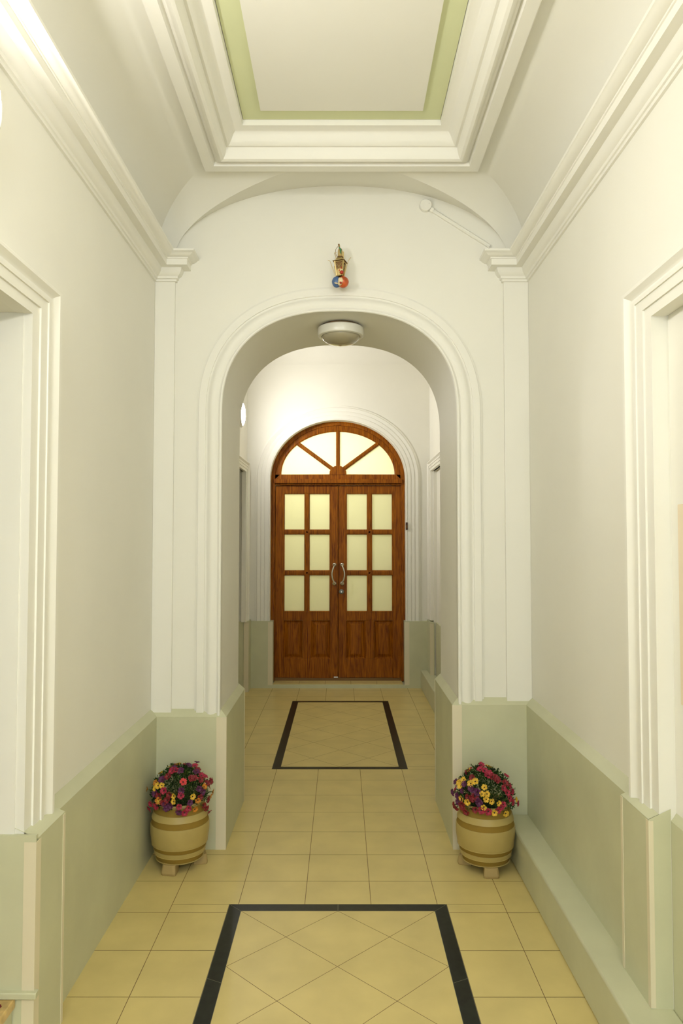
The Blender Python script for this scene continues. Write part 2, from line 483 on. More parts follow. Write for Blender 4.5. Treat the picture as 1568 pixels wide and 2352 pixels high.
# ------------------------------------------------------------------ dado, left and right
HL, HR = 0.705, 0.768
def dado(mb, path, h, t=0.04, z0=0.0):
    sweep_plan(mb, path, [(-.005, z0), (t, z0), (t, h - .004), (t - .004, h), (0, h + .030), (-.005, h + .030)], M['dado'])
dl = MB()
dado(dl, [(-0.656, 4.72), (-0.656, YA), (WL, YA), (WL, 2.40)], HL, .038)
dl.box(WL, -.957, 2.345, 2.575, 0, HL + .004, M['dado'])
dl.face([(-.957, 2.345, HL + .004), (-.957, 2.575, HL + .004), (WL, 2.575, HL + .036), (WL, 2.345, HL + .036)], M['dado'])
dl.face([(-.957, 2.575, HL + .004), (WL, 2.575, HL + .036), (WL, 2.575, HL)], M['dado'])
dl.box(-2.3, -.957, 2.335, 2.350, 0, .722, M['dado'])
# cream corner strips
e = .0015
dl.box(-.671, -.618 + e, 3.972 - e, 3.985, 0, HL - .006, M['strip'])
dl.box(-.618 - .004, -.618 + e, 4.704, 4.72, 0, HL - .006, M['strip'])
dl.box(-.994, -.957 + e, 2.335 - e, 2.372, 0, HL - .004, M['strip'])
dl.box(-.97, -.957 + e, 2.558, 2.575 + e, 0, HL - .002, M['strip'])
struct(dl.build('baseboard_left', smooth=False), 'pale green dado on the left side with cream corner strips')
dr = MB()
dado(dr, [(WR, 2.40), (WR, YA), (0.632, YA), (0.632, 4.72)], HR, .036)
dr.box(.967, 1.036, 2.343, 2.572, 0.1, HR, M['dado'])
dr.face([(.967, 2.345, HR + .001), (.967, 2.572, HR + .001), (WR, 2.572, HR + .03), (WR, 2.345, HR + .03)], M['dado'])
dr.face([(.967, 2.572, HR), (WR, 2.572, HR + .03), (WR, 2.572, HR - .01)], M['dado'])
dr.face([(.967, 2.3425, HR - .003), (1.037, 2.3425, HR - .003), (1.037, 2.3425, HR + .034), (.967, 2.3425, HR + .001)], M['dado'])
sweep_plan(dr, [(1.056, 1.2), (1.056, 2.346)], [(-.002, .1), (.018, .1), (.018, HR - .004), (0, HR + .02), (-.002, HR + .02)], M['dado'])
dr.box(.967 - e, .98, 2.556, 2.572 + e, .19, HR - .003, M['strip'])
dr.box(.967 - e, .981, 2.343 - e, 2.362, .19, HR - .003, M['strip'])
dr.box(.596 - e, .646, 3.974 - e, 3.987, 0, HR - .006, M['strip'])
dr.box(.5955 - e, .60, 4.704, 4.72, 0, HR - .006, M['strip'])
struct(dr.build('baseboard_right', smooth=False), 'pale green dado on the right side with cream corner strips')
# low ledge along the right wall
lg = MB(); lg.box(.875, WR + .01, -2.99, 3.975, 0, .186, M['dado'])
struct(lg.build('trim_7', bevel=.008), 'low pale green ledge along the foot of the right wall')
lg = MB(); lg.box(.885, 1.02, 4.70, 8.26, 0, .20, M['dado'])
struct(lg.build('trim_8', bevel=.006), 'low pale green ledge along the right wall of the far lobby')

# ------------------------------------------------------------------ door architraves in the side walls
SIDE_PROF = [(0.0, -.02), (0.0, .029), (.046, .029), (.0465, .035), (.092, .035), (.0925, .040), (.110, .040), (.116, .034), (.126, .033), (.138, .037),
             (.148, .045), (.154, .049), (.168, .049), (.172, .046), (.176, .020), (.180, .004), (.182, -.02)]
def side_arch(name, xw, into, y0, y1, zt, z0, label, sc=1.0):
    """rectangular architrave on a side wall; into = +1 when the room lies towards +x"""
    mb = MB()
    path = [(y0, z0), (y0, zt), (y1, zt), (y1, z0)]
    prof = [(s * sc, d) for s, d in SIDE_PROF]
    nn = offs(path); rows = []
    for k, (p, q) in enumerate(zip(path, nn)):
        rows.append([(xw + into * d, p[0] + q[0] * s, p[1] + q[1] * s * (0.66 if k in (1, 2) else 1)) for s, d in prof])
    mb.grid(rows, M['trim']); mb.face(rows[0], M['trim']); mb.face(rows[-1], M['trim'])
    return struct(mb.build(name, angle=25), label)
side_arch('trim_9', WL, 1, 1.20, 2.348, 2.383, .72, 'moulded architrave of the doorway in the left wall', 1.15)
side_arch('trim_10', WR, -1, 1.20, 2.344, 2.373, .765, 'moulded architrave of the shallow recess in the right wall', 1.15)

# ledge and marble tread of the stair in the left doorway
st = MB(); st.box(-2.28, -.944, 2.318, 2.344, .229, .248, M['dado'])
struct(st.build('trim_11', bevel=.002), 'thin pale ledge across the doorway reveal above the marble tread')
sr = empty('stair_step', (-1.45, 1.78, 0))
thing(sr, 'yellow marble step in the left doorway, at the bottom left corner', 'step')
q = MB(); q.box(-.55, .440, -.53, .550, .198, .228, M['marble']); q.build('tread', sr, smooth=False, bevel=.006)
q = MB(); q.box(-.55, .428, -.53, .550, 0.0, .198, M['dado']); q.build('riser', sr, smooth=False)
fp = MB(); fp.grid([[(-.012, -.008, 0), (0, -.012, .002), (.012, -.006, .001)], [(-.014, .002, .003), (0, .003, .001), (.013, .004, .004)], [(-.006, .012, .002), (.002, .013, .003), (.009, .010, .001)]], M['petalred'])
o = fp.build('fallen_petal', loc=(-1.045, 2.28, .2285)); o.rotation_euler = (0, 0, .8)
thing(o, 'dark red fallen petal lying on the yellow marble step', 'petal')
# peach board in the right-hand recess
pb = MB(); pb.box(-.006, 0, -.45, 0, 0, .62, M['peach'])
thing(pb.build('notice_board', loc=(1.0555, 2.288, 1.14), smooth=False, bevel=.002), 'pale peach board on the recessed wall at the right edge', 'board')

# ================================================================== FAR LOBBY
XL2, XR2, YD = -1.07, 1.00, 8.28
wf = MB()
wf.box(-1.25, XL2, 4.68, 6.9, 0, 4.0, M['wall']); wf.box(-1.25, XL2, 8.03, 8.5, 0, 4.0, M['wall']); wf.box(-1.25, XL2, 6.9, 8.03, 2.40, 4.0, M['wall'])
wf.box(-1.9, -1.25, 8.03, 8.2, 0, 2.6, M['wall']); wf.box(-1.9, -1.25, 6.7, 6.9, 0, 2.6, M['wall']); wf.box(-1.9, -1.25, 6.9, 8.03, 2.40, 2.6, M['wall']); wf.box(-2.0, -1.9, 6.7, 8.2, 0, 2.6, M['wall'])
struct(wf.build('wall_left', smooth=False))
wf = MB()
wf.box(XR2, 1.2, 4.68, 6.9, 0, 4.0, M['wall']); wf.box(XR2, 1.2, 7.95, 8.5, 0, 4.0, M['wall']); wf.box(XR2, 1.2, 6.9, 7.95, 2.41, 4.0, M['wall']); wf.box(1.035, 1.2, 6.9, 7.95, 0, 2.41, M['wall'])
struct(wf.build('wall_right', smooth=False))
DCX = -0.042
DP = arch(DCX, 0.766, 0.0, 2.352, 0.662, 2.0)
wf = MB(); wall_with_arch(wf, DP, -1.25, 1.2, 4.0, YD, 8.60, M['wall'])
struct(wf.build('wall_far'), 'cream wall framing the arched wooden double door')
FD = [(0, -.004), (0, .026), (.012, .028), (.016, .020), (.045, .024), (.058, .022), (.062, .015), (.088, .020), (.100, .019), (.105, .012), (.128, .018), (.142, .020), (.150, .012), (.164, .010), (.166, -.004)]
am = MB(); sweep_front(am, [(x, max(z, .72)) for x, z in DP], FD, M['trim'], lambda u, v, d: (u, YD - d, v))
struct(am.build('trim_12'), 'ribbed cream architrave around the wooden double door')
side_arch('trim_13', XL2, 1, 6.9, 7.99, 2.40, .76, 'architrave of the doorway in the left wall of the far lobby', .95)
side_arch('trim_14', XR2, -1, 6.9, 7.99, 2.41, .78, 'architrave of the recess in the right wall of the far lobby', .95)
# far dado
df = MB()
def dbox(x0, x1, y0, y1, h, z0=0):
    df.box(x0, x1, y0, y1, z0, h, M['dado'])
dbox(-1.07, DCX - .728, 8.24, 8.30, .745); dbox(DCX + .748, 1.0, 8.24, 8.30, .745)
dbox(DCX - .77, DCX - .7285, 8.301, 8.375, .744); dbox(DCX + .7485, DCX + .77, 8.301, 8.375, .744)
dbox(-1.07, -1.012, 8.026, 8.2395, .765); dbox(-1.8, -1.0705, 8.024, 8.04, .765)
dbox(.955, 1.0, 7.93, 8.2395, .765, .2); dbox(1.0, 1.035, 6.9, 7.95, .0, .19) if False else None
dbox(1.018, 1.036, 6.9, 7.95, .765, .2)
dbox(.965, 1.0, 4.70, 6.75, .765, .2); dbox(-1.07, -1.03, 4.70, 6.75, .765)
df.box(DCX - .781, DCX - .728 + e, 8.24 - e, 8.25, .035, .735, M['strip']); df.box(DCX + .748 - e, DCX + .800, 8.24 - e, 8.25, .035, .735, M['strip'])
df.box(-1.064, -1.012 + e, 8.022 - e, 8.03, 0, .755, M['strip']); df.box(.955 - e, .995, 7.93 - e, 7.94, .2, .755, M['strip'])
struct(df.build('baseboard_far', smooth=False), 'pale green dado around the far lobby')
# far ceiling with small cove
cf = MB(); pr = [(0.28 * (1 - math.cos(i / 10 * PI / 2)), 3.655 + .20 * math.sin(i / 10 * PI / 2)) for i in range(11)]
sweep_plan(cf, [(XR2, 4.68), (XR2, YD), (XL2, YD), (XL2, 4.68)], [(0, 3.655)] + pr[1:], M['ceil'], closed=True)
dd = .28; cf.face([(XR2 - dd, 4.68 + dd, 3.855), (XR2 - dd, YD - dd, 3.855), (XL2 + dd, YD - dd, 3.855), (XL2 + dd, 4.68 + dd, 3.855)], M['ceil'])
cf.box(-1.25, 1.25, 4.6, 8.6, 3.9, 4.0, M['ceil'])
struct(cf.build('ceiling', angle=25), 'cream ceiling of the far lobby')
# door step
ds = MB(); ds.box(-1.0, .90, 8.243, 8.60, 0, .040, M['dado'])
struct(ds.build('trim_15', smooth=False), 'pale green step under the double door')
ds = MB()
for k in range(5):
    x0 = DCX - .722 + k * .29 + (0); 
    ds.box(x0 + .0015, x0 + .2885, 8.250, 8.60, .040, .050, M['tile'])
ds.box(DCX - .722, DCX + .728, 8.252, 8.60, .0401, .047, M['grout'])
struct(ds.build('trim_16', smooth=False), 'row of cream tiles on the door step')
# vestibule behind the frosted glass
vs = MB()
vs.box(-1.3, 1.3, 9.9, 10.0, 0, 3.6, M['wall']); vs.box(-1.4, -1.3, 8.6, 10, 0, 3.6, M['wall']); vs.box(1.3, 1.4, 8.6, 10, 0, 3.6, M['wall'])
vs.box(-1.4, 1.4, 8.6, 10, 3.6, 3.7, M['wall']); vs.box(-1.4, 1.4, 8.6, 10, -.1, 0.0, M['tile'])
struct(vs.build('wall_vestibule', smooth=False))

# ------------------------------------------------------------------ the double door
dr1 = empty('door_1', (DCX, 8.40, 0.05)); struct(dr1, 'varnished wooden double door with frosted panes and a fanlight')
def DB(): return MB()
OX, OY, OZ = DCX, 8.40, 0.05
def X(x): return x - OX
def Z(z): return z - OZ
# outer frame with arched head
f = DB()
def half(p, off, zb):      # concentric outline of the frame
    return arch(0, .772 - off, zb, 2.352 - OZ, .668 - off * .95, 2.0)
FPROF = [(0, .10), (0, -.02), (.018, -.022), (.022, -.014), (.030, -.012), (.048, -.012), (.050, .0), (.052, .06), (.052, .10)]
path = half(None, 0, 0.0)
nn = offs(path); rows = []
for (p, q) in zip(path, nn): rows.append([(p[0] - q[0] * s, d, p[1] - q[1] * s) for s, d in FPROF])
f.grid(rows, M['wood']); f.face(rows[0], M['wood']); f.face(rows[-1], M['wood'])
f.build('frame', dr1, angle=25)
t = DB(); t.box(-.735, .735, -.042, .06, Z(2.302), Z(2.350), M['wood']); t.box(-.722, .722, -.020, .06, Z(2.284), Z(2.300), M['wood'])
t.build('transom', dr1, smooth=False, bevel=.005)
t = DB(); t.box(-.722, .722, .02, .07, -.0, .034, M['brassdark']); t.build('sill_light_stop', dr1, smooth=False)  # dark board added to stop vestibule light leaking under the leaves
t = DB(); t.box(-.02, .028, .056, .066, .03, Z(2.284), M['wood']); t.build('gap_light_stop', dr1, smooth=False)  # strip added behind the leaves to block light through the meeting gap
# fanlight
fan = empty('fanlight'); fan.parent = dr1
fl_ = DB()
g_o = arch(0, .722, Z(2.352), Z(2.353), .620, 2.0, 48)
gi = [(0 - .652 * math.cos(PI * i / 48), Z(2.408) + .494 * math.sin(PI * i / 48)) for i in range(49)]
go = [(0 - .722 * math.cos(PI * i / 48), Z(2.353) + .620 * math.sin(PI * i / 48)) for i in range(49)]
fl_.grid([[(p[0], .012, p[1]) for p in go], [(p[0], .004, p[1]) for p in go], [(p[0] , .004, p[1]) for p in [(g[0] * 1.02, Z(2.408) + (g[1] - Z(2.408)) * 1.025) for g in gi]],
          [(p[0], .012, p[1]) for p in gi], [(p[0], .05, p[1]) for p in gi]], M['wood'])
fl_.build('arched_rail', fan, angle=30)
r_ = DB(); r_.box(-.722, .722, .004, .05, Z(2.352), Z(2.408), M['wood']); r_.build('bottom_rail', fan, smooth=False, bevel=.003)
h_ = DB()
hub = [(-.098, Z(2.405)), (-.095, Z(2.445)), (-.074, Z(2.478)), (-.040, Z(2.502)), (0, Z(2.510)), (.040, Z(2.502)), (.074, Z(2.478)), (.095, Z(2.445)), (.098, Z(2.405))]
h_.grid([[(x, .04, z) for x, z in hub], [(x, -.002, z) for x, z in hub]], M['wood']); h_.face([(x, -.002, z) for x, z in hub], M['wood'])
h_.build('hub', fan, smooth=False, bevel=.003)
def bar(p0, p1, w, parent, name='glazing_bar', y0=-.004, y1=.05):
    b = DB(); a, c = Vector((p0[0], 0, p0[1])), Vector((p1[0], 0, p1[1])); t = (c - a).normalized(); n = Vector((-t.z, 0, t.x)) * w / 2
    sec = [(-1, y1), (-1, .008), (-.45, y0), (.45, y0), (1, .008), (1, y1)]
    b.grid([[tuple(q + n * s + Vector((0, y, 0))) for s, y in sec] for q in (a, c)], M['wood'])
    return b.build(name, parent, smooth=False)
bar((0, Z(2.49)), (0, Z(2.905)), .044, fan)
bar((-.055, Z(2.465)), (-.462, Z(2.765)), .044, fan)
bar((.055, Z(2.465)), (.462, Z(2.765)), .044, fan)
ang = [PI, None, None, 0]
def fanpane(t0, t1):
    p = DB(); pts = [(0, .03, Z(2.415))]
    for i in range(17):
        t = t0 + (t1 - t0) * i / 16
        pts.append((.670 * math.cos(t), .03, Z(2.408) + .510 * math.sin(t)))
    p.face(pts, M['frost']); p.build('pane', fan, smooth=False)
for t0, t1 in ((0, math.radians(44.5)), (math.radians(44.5), PI / 2), (PI / 2, math.radians(135.5)), (math.radians(135.5), PI)): fanpane(t0, t1)
# leaves
def leaf(sgn):
    """sgn -1 left leaf, +1 right leaf; local x measured from the meeting line"""
    lf = empty('door_leaf', (0.004, 0, 0)); lf.parent = dr1
    W = .722; z0, z1 = Z(.086), Z(2.281)
    y0, y1 = .012, .058
    cols = [(-.628 + .042 - .042, -.382 ), ] 
    # edges measured from the photograph, distances from the meeting line
    st_in = .091; mu0, mu1 = .338, .380; st_out = .626
    rows_ = [(.831, 1.257), (1.297, 1.725), (1.765, 2.190)]
    b = DB()
    def bx(a0, a1, q0, q1, yy=y0):
        xa, xb = sgn * a0, sgn * a1
        b.box(min(xa, xb), max(xa, xb), yy, y1, Z(q0), Z(q1), M['wood'])
    bx(.0035, st_in, .086, 2.281); bx(st_out, W, .086, 2.281)
    bx(st_in, st_out, 2.190, 2.281); bx(st_in, st_out, .735, .831); bx(st_in, st_out, .086, .300)
    b.build('stiles_and_rails', lf, smooth=False, bevel=.004)
    m = DB(); xa, xb = sorted((sgn * .310, sgn * .408)); m.box(xa, xb, y0 + .001, y1, Z(.300), Z(.735), M['wood']); m.build('mullion', lf, smooth=False, bevel=.004)
    # glazing bars
    bar((sgn * .359, Z(.831)), (sgn * .359, Z(2.19)), .042, lf, y0=.006, y1=.058)
    for z in (1.277, 1.745): bar((sgn * st_in, Z(z)), (sgn * st_out, Z(z)), .040, lf, y0=.006, y1=.058)
    for (a0, a1) in ((st_in, mu0), (mu1, st_out)):
        for (q0, q1) in rows_:
            p = DB(); xa, xb = sorted((sgn * a0, sgn * a1)); p.box(xa - .005, xb + .005, .036, .042, Z(q0) - .005, Z(q1) + .005, M['frost']); p.build('pane', lf, smooth=False)
            gb = DB(); pth = [(xa, Z(q0)), (xa, Z(q1)), (xb, Z(q1)), (xb, Z(q0))]
            nn = offs(pth, True); rr = [[(c[0] - n[0] * s, y, c[1] - n[1] * s) for s, y in ((-.002, .010), (.002, .010), (.010, .024), (.010, .036))] for c, n in zip(pth, nn)]
            rr.append(rr[0]); gb.grid(rr, M['wood']); gb.build('bead', lf, smooth=False)
    # raised panels
    for (a0, a1) in ((st_in, .310), (.408, st_out)):
        p = DB(); xa, xb = sorted((sgn * a0, sgn * a1)); q0, q1 = Z(.300), Z(.735)
        def lp(i, y): return [(xa + i, y, q0 + i), (xb - i, y, q0 + i), (xb - i, y, q1 - i), (xa + i, y, q1 - i)]
        L = [lp(0, .014), lp(.006, .022), lp(.012, .032), lp(.020, .036), lp(.052, .024), lp(.054, .021)]
        L = [r + [r[0]] for r in L]
        p.grid(L, M['wood']); p.face(lp(.054, .021), M['wood']); p.build('panel', lf, smooth=False)
    # curved pull handle
    hx = sgn * .043; h = DB()
    zt, zb = Z(1.371), Z(1.157)
    for z in (zt, zb): h.lathe([(0.0, -.020), (.010, -.020), (.021, -.012), (.024, -.004), (.024, .012)], M['steel'], 20, (hx, 0, z), 'y')
    pts = [(hx, .0, zt), (hx, -.035, zt - .003)]
    for i in range(13):
        u = i / 12; pts.append((hx + sgn * .028 * math.sin(PI * u), -.046 - .008 * math.sin(PI * u), zt - .006 - (zt - zb - .012) * u))
    pts += [(hx, -.035, zb + .003), (hx, 0, zb)]
    h.tube(pts, .0085, M['steel'], 10); o = h.build('handle', lf, angle=50); o['label'] = 'curved brushed steel handle'
    if sgn > 0:
        k = DB(); k.lathe([(0, -.012), (.012, -.012), (.014, -.008), (.026, -.004), (.028, .012)], M['darkmetal'], 24, (.037, 0, Z(1.063)), 'y')
        k.box(.034, .040, -.016, -.01, Z(1.055), Z(1.071), M['steel']); o = k.build('lock', lf, angle=40); o['label'] = 'round dark metal lock'
    else:
        k = DB(); k.box(-.05, -.002, .004, .014, Z(.086), Z(.100), M['steel']); k.build('floor_bolt', lf, smooth=False, bevel=.002)
leaf(-1); leaf(1)

# little brown box on the right-hand architrave
bx_ = MB(); bx_.box(-.011, .011, -.03, 0, -.042, .042, M['box']); bx_.box(-.006, .006, -.034, -.029, -.025, .01, M['brassdark'])
thing(bx_.build('door_contact', loc=(.734, YD - .012, 1.810), smooth=False, bevel=.003), 'small dark brown box on the architrave right of the wooden door', 'sensor')

# ================================================================== LAMPS
def bulkhead(name, loc, rot, lit, label, dome=.026):
    r = empty(name, loc); r.rotation_euler = rot; thing(r, label, 'lamp')
    b = MB(); b.lathe([(0.0, 0), (.112, 0), (.116, .008)], M['brassdark'], 56); b.build('back_plate', r, angle=40)
    b = MB(); b.lathe([(.110, .008), (.128, .010), (.134, .016), (.135, .052), (.132, .060), (.124, .064), (.114, .063), (.111, .050)], M['white'], 64); b.build('rim', r, angle=40)
    d = MB()
    pr_ = [(.112, .050), (.112, .060)] + [(.112 * math.cos(i / 12 * PI / 2), .060 + dome * math.sin(i / 12 * PI / 2)) for i in range(0, 12)] + [(.002, .060 + dome)]
    d.lathe(pr_, lit, 64, cap1=True); d.build('diffuser', r, angle=50)
    return r
bulkhead('ceiling_lamp', (-.005, 4.245, 2.901), (PI, 0, 0), M['lampglass'], 'unlit round white lamp with a glass dome under the crown of the arch', .052)
bulkhead('wall_lamp', (WL, 1.915, 2.865), (0, PI / 2, 0), M['lamp_near'], 'lit round lamp on the near left wall, cut by the left edge')
bulkhead('wall_lamp', (XL2, 7.42, 2.935), (0, PI / 2, 0), M['lamp_far'], 'lit round lamp on the left wall beyond the arch')
r = bulkhead('wall_lamp', (WR, -1.1, 2.90), (0, -PI / 2, 0), M['fill_rear'], 'added round fill lamp, unseen on the right wall behind the camera')  # fill lamp added to brighten the left cove and the arch wall

# ================================================================== CONDUIT AND JUNCTION BOX
cd = empty('cable_conduit', (.466, YA, 3.506)); thing(cd, 'white cable conduit slanting down from a round junction box under the lunette', 'conduit')
b = MB(); b.lathe([(0, -.026), (.030, -.026), (.033, -.023), (.034, 0), (.034, .001)], M['trim'], 32, axis='y'); b.lathe([(0.0, -.029), (.003, -.029), (.003, -.026)], M['trim'], 10, (.018, 0, .008), 'y')
b.build('junction_box', cd, angle=40)
b = MB(); d = Vector((.345, 0, -.222)); t = d.normalized(); n = Vector((-t.z, 0, t.x)) * .0095
a0 = t * .03
b.grid([[tuple(a0 + n * s + Vector((0, y, 0))) for s, y in ((-1, .001), (-1, -.012), (-.5, -.017), (.5, -.017), (1, -.012), (1, .001))], [tuple(d * 1.03 + n * s + Vector((0, y, 0))) for s, y in ((-1, .001), (-1, -.012), (-.5, -.017), (.5, -.017), (1, -.012), (1, .001))]], M['trim'])
b.build('pipe', cd, smooth=False)
b = MB(); a0 = t * .034; a1 = t * .052
b.grid([[tuple(q + n * 1.35 * s + Vector((0, y, 0))) for s, y in ((-1, .001), (-1, -.016), (-.5, -.021), (.5, -.021), (1, -.016), (1, .001))] for q in (a0, a1)], M['trim'])
b.build('collar', cd, smooth=False)

# ================================================================== LANTERN FIGURINE
ln = empty('wall_lantern', (-.008, 3.90, 3.01)); thing(ln, 'small brass lantern on a blue and orange figurine, hung on the wall above the arch', 'lantern')
def LB(): return MB()
b = LB(); b.box(.003, .020, .085, .112, .165, .232, M['brass']); b.box(-.008, .012, .02, .10, .155, .163, M['brass'])
b.tube([(-.004, .10, .235), (-.004, .06, .243), (-.006, .01, .238), (-.004, .0, .215), (0, 0, .190)], .0045, M['brass']); b.build('bracket', ln, angle=40)
b = LB(); b.lathe([(.014, .165), (.013, .20), (.010, .212), (0, .213)], M['brass'], 12); b.lathe([(.017, .163), (.017, .168), (.014, .170)], M['brassdark'], 12); b.build('neck', ln, angle=50)
b = LB(); b.tube([(-.012, -.01, .222), (-.024, -.012, .205), (-.026, -.01, .185), (-.018, -.01, .168)], .0012, M['brassdark'], 6); b.ell((-.007, -.012, .232), (.004, .004, .004), M['brassdark'], 8, 6)
b.tube([(-.01, -.012, .232), (-.004, -.016, .21), (.003, -.016, .19)], .0025, M['brassdark'], 6); b.build('hanging_wire', ln)
b = LB(); b.tube([(-.006, -.018, .215), (.004, -.020, .20), (.002, -.018, .188), (.006, -.017, .178)], [.002, .005, .004, .001], M['greenwire'], 8); b.build('ribbon', ln)
# lantern cage turned about its axis
cg = Matrix.Rotation(math.radians(-18), 4, 'Z')
def P(x, y, z): return tuple(cg @ Vector((x, y, z)))
b = LB()
E_ = .034
b.grid([[P(sx * .011, sy * .011, .165) for sx, sy in ((-1, -1), (1, -1), (1, 1), (-1, 1), (-1, -1))], [P(sx * .022, sy * .022, .148) for sx, sy in ((-1, -1), (1, -1), (1, 1), (-1, 1), (-1, -1))],
        [P(sx * E_, sy * E_, .140) for sx, sy in ((-1, -1), (1, -1), (1, 1), (-1, 1), (-1, -1))]], M['brass'])
b.build('roof', ln, smooth=False)
b = LB(); b.face([P(sx * (E_ - .001), sy * (E_ - .001), .1395) for sx, sy in ((-1, -1), (1, -1), (1, 1), (-1, 1))], M['brassdark']); b.build('roof_lining', ln, smooth=False)
b = LB()
ct, cb = .024, .015
for sx, sy in ((-1, -1), (1, -1), (1, 1), (-1, 1)):
    b.tube([P(sx * ct, sy * ct, .140), P(sx * cb, sy * cb, .062)], .0046, M['brass'], 4)
for z, c_ in ((.137, ct), (.064, cb)):
    for (p, q) in (((-1, -1), (1, -1)), ((1, -1), (1, 1)), ((1, 1), (-1, 1)), ((-1, 1), (-1, -1))):
        b.tube([P(p[0] * c_, p[1] * c_, z), P(q[0] * c_, q[1] * c_, z)], .0025, M['brass'], 4)
for (p, q) in (((-1, -1), (1, -1)), ((1, -1), (1, 1)), ((-1, 1), (-1, -1))):
    b.tube([P(p[0] * ct, p[1] * ct, .136), P(q[0] * .018, q[1] * .018, .088)], .0012, M['brass'], 5)
    b.tube([P(q[0] * ct, q[1] * ct, .136), P(p[0] * .018, p[1] * .018, .088)], .0012, M['brass'], 5)
b.build('cage', ln, smooth=False)
for pts in ([(-.024, -.012, .058), (-.040, -.016, .098), (-.052, -.02, .130), (-.056, -.02, .140), (-.066, -.02, .141)],
            [(-.020, -.03, .140), (-.024, -.03, .160), (-.031, -.028, .177), (-.030, -.028, .180), (-.020, -.028, .181)],
            [(.022, .0, .062), (.026, -.005, .080), (.036, -.008, .115), (.044, -.01, .142), (.052, -.01, .156), (.058, -.01, .161)],
            [(.018, .028, .062), (.024, .03, .09), (.030, .032, .13)], [(-.018, .028, .062), (-.026, .03, .10), (-.032, .032, .13)]):
    b = LB(); b.tube([tuple(q) for q in pts], .0015, M['brass'], 6); b.build('scroll', ln, angle=80)
b = LB()
def tap(z, k): c_ = (cb + (ct - cb) * (z - .062) / .078) * k; return [P(sx * c_, sy * c_, z) for sx, sy in ((-1, -1), (1, -1), (1, 1), (-1, 1), (-1, -1))]
b.grid([tap(.064, .80), tap(.100, .80)], M['brass']); b.grid([tap(.100, .80), tap(.138, .80)], M['brassdark']); b.build('body', ln, smooth=False)
b = LB(); b.ell((.005, -.022, .082), (.012, .012, .013), M['creamglaze'], 14, 10); b.ell((.008, -.028, .074), (.011, .010, .010), M['redglaze'], 14, 10); b.ell((-.004, -.030, .084), (.004, .004, .005), M['orange'], 8, 6)
b.ell((.010, -.020, .100), (.006, .006, .012), M['redglaze'], 10, 8)
b.build('inner_figure', ln)
def drop(d): return 1.0 - 0.22 * max(0, d.z) ** 1.2 if abs(d.z) < 1 else 1.0
b = LB(); b.ell((-.019, 0, .034), (.026, .026, .034), M['blue'], 20, 14, drop); b.build('blue_side', ln)
b = LB(); b.ell((.015, 0, .034), (.032, .030, .035), M['orange'], 24, 14, drop); b.build('orange_side', ln)
b = LB(); b.ell((.002, -.024, .030), (.014, .012, .017), M['creamglaze'], 16, 10, lambda d: 1 + .12 * math.sin(9 * d.x + 5 * d.z)); b.ell((-.002, -.024, .013), (.011, .010, .010), M['creamglaze'], 12, 8)
b.tube([(-.030, -.020, .020), (-.022, -.026, .015), (-.012, -.028, .014)], [.002, .004, .003], M['creamglaze'], 8); b.build('beard', ln)
b = LB(); b.ell((.003, -.035, .014), (.0065, .006, .0065), M['redglaze'], 12, 8); b.build('nose', ln)
b = LB(); b.box(-.004, .010, .0, .11, .045, .050, M['brassdark']); b.box(-.006, .012, .104, .111, .03, .06, M['brass']); b.build('wall_arm', ln, smooth=False)

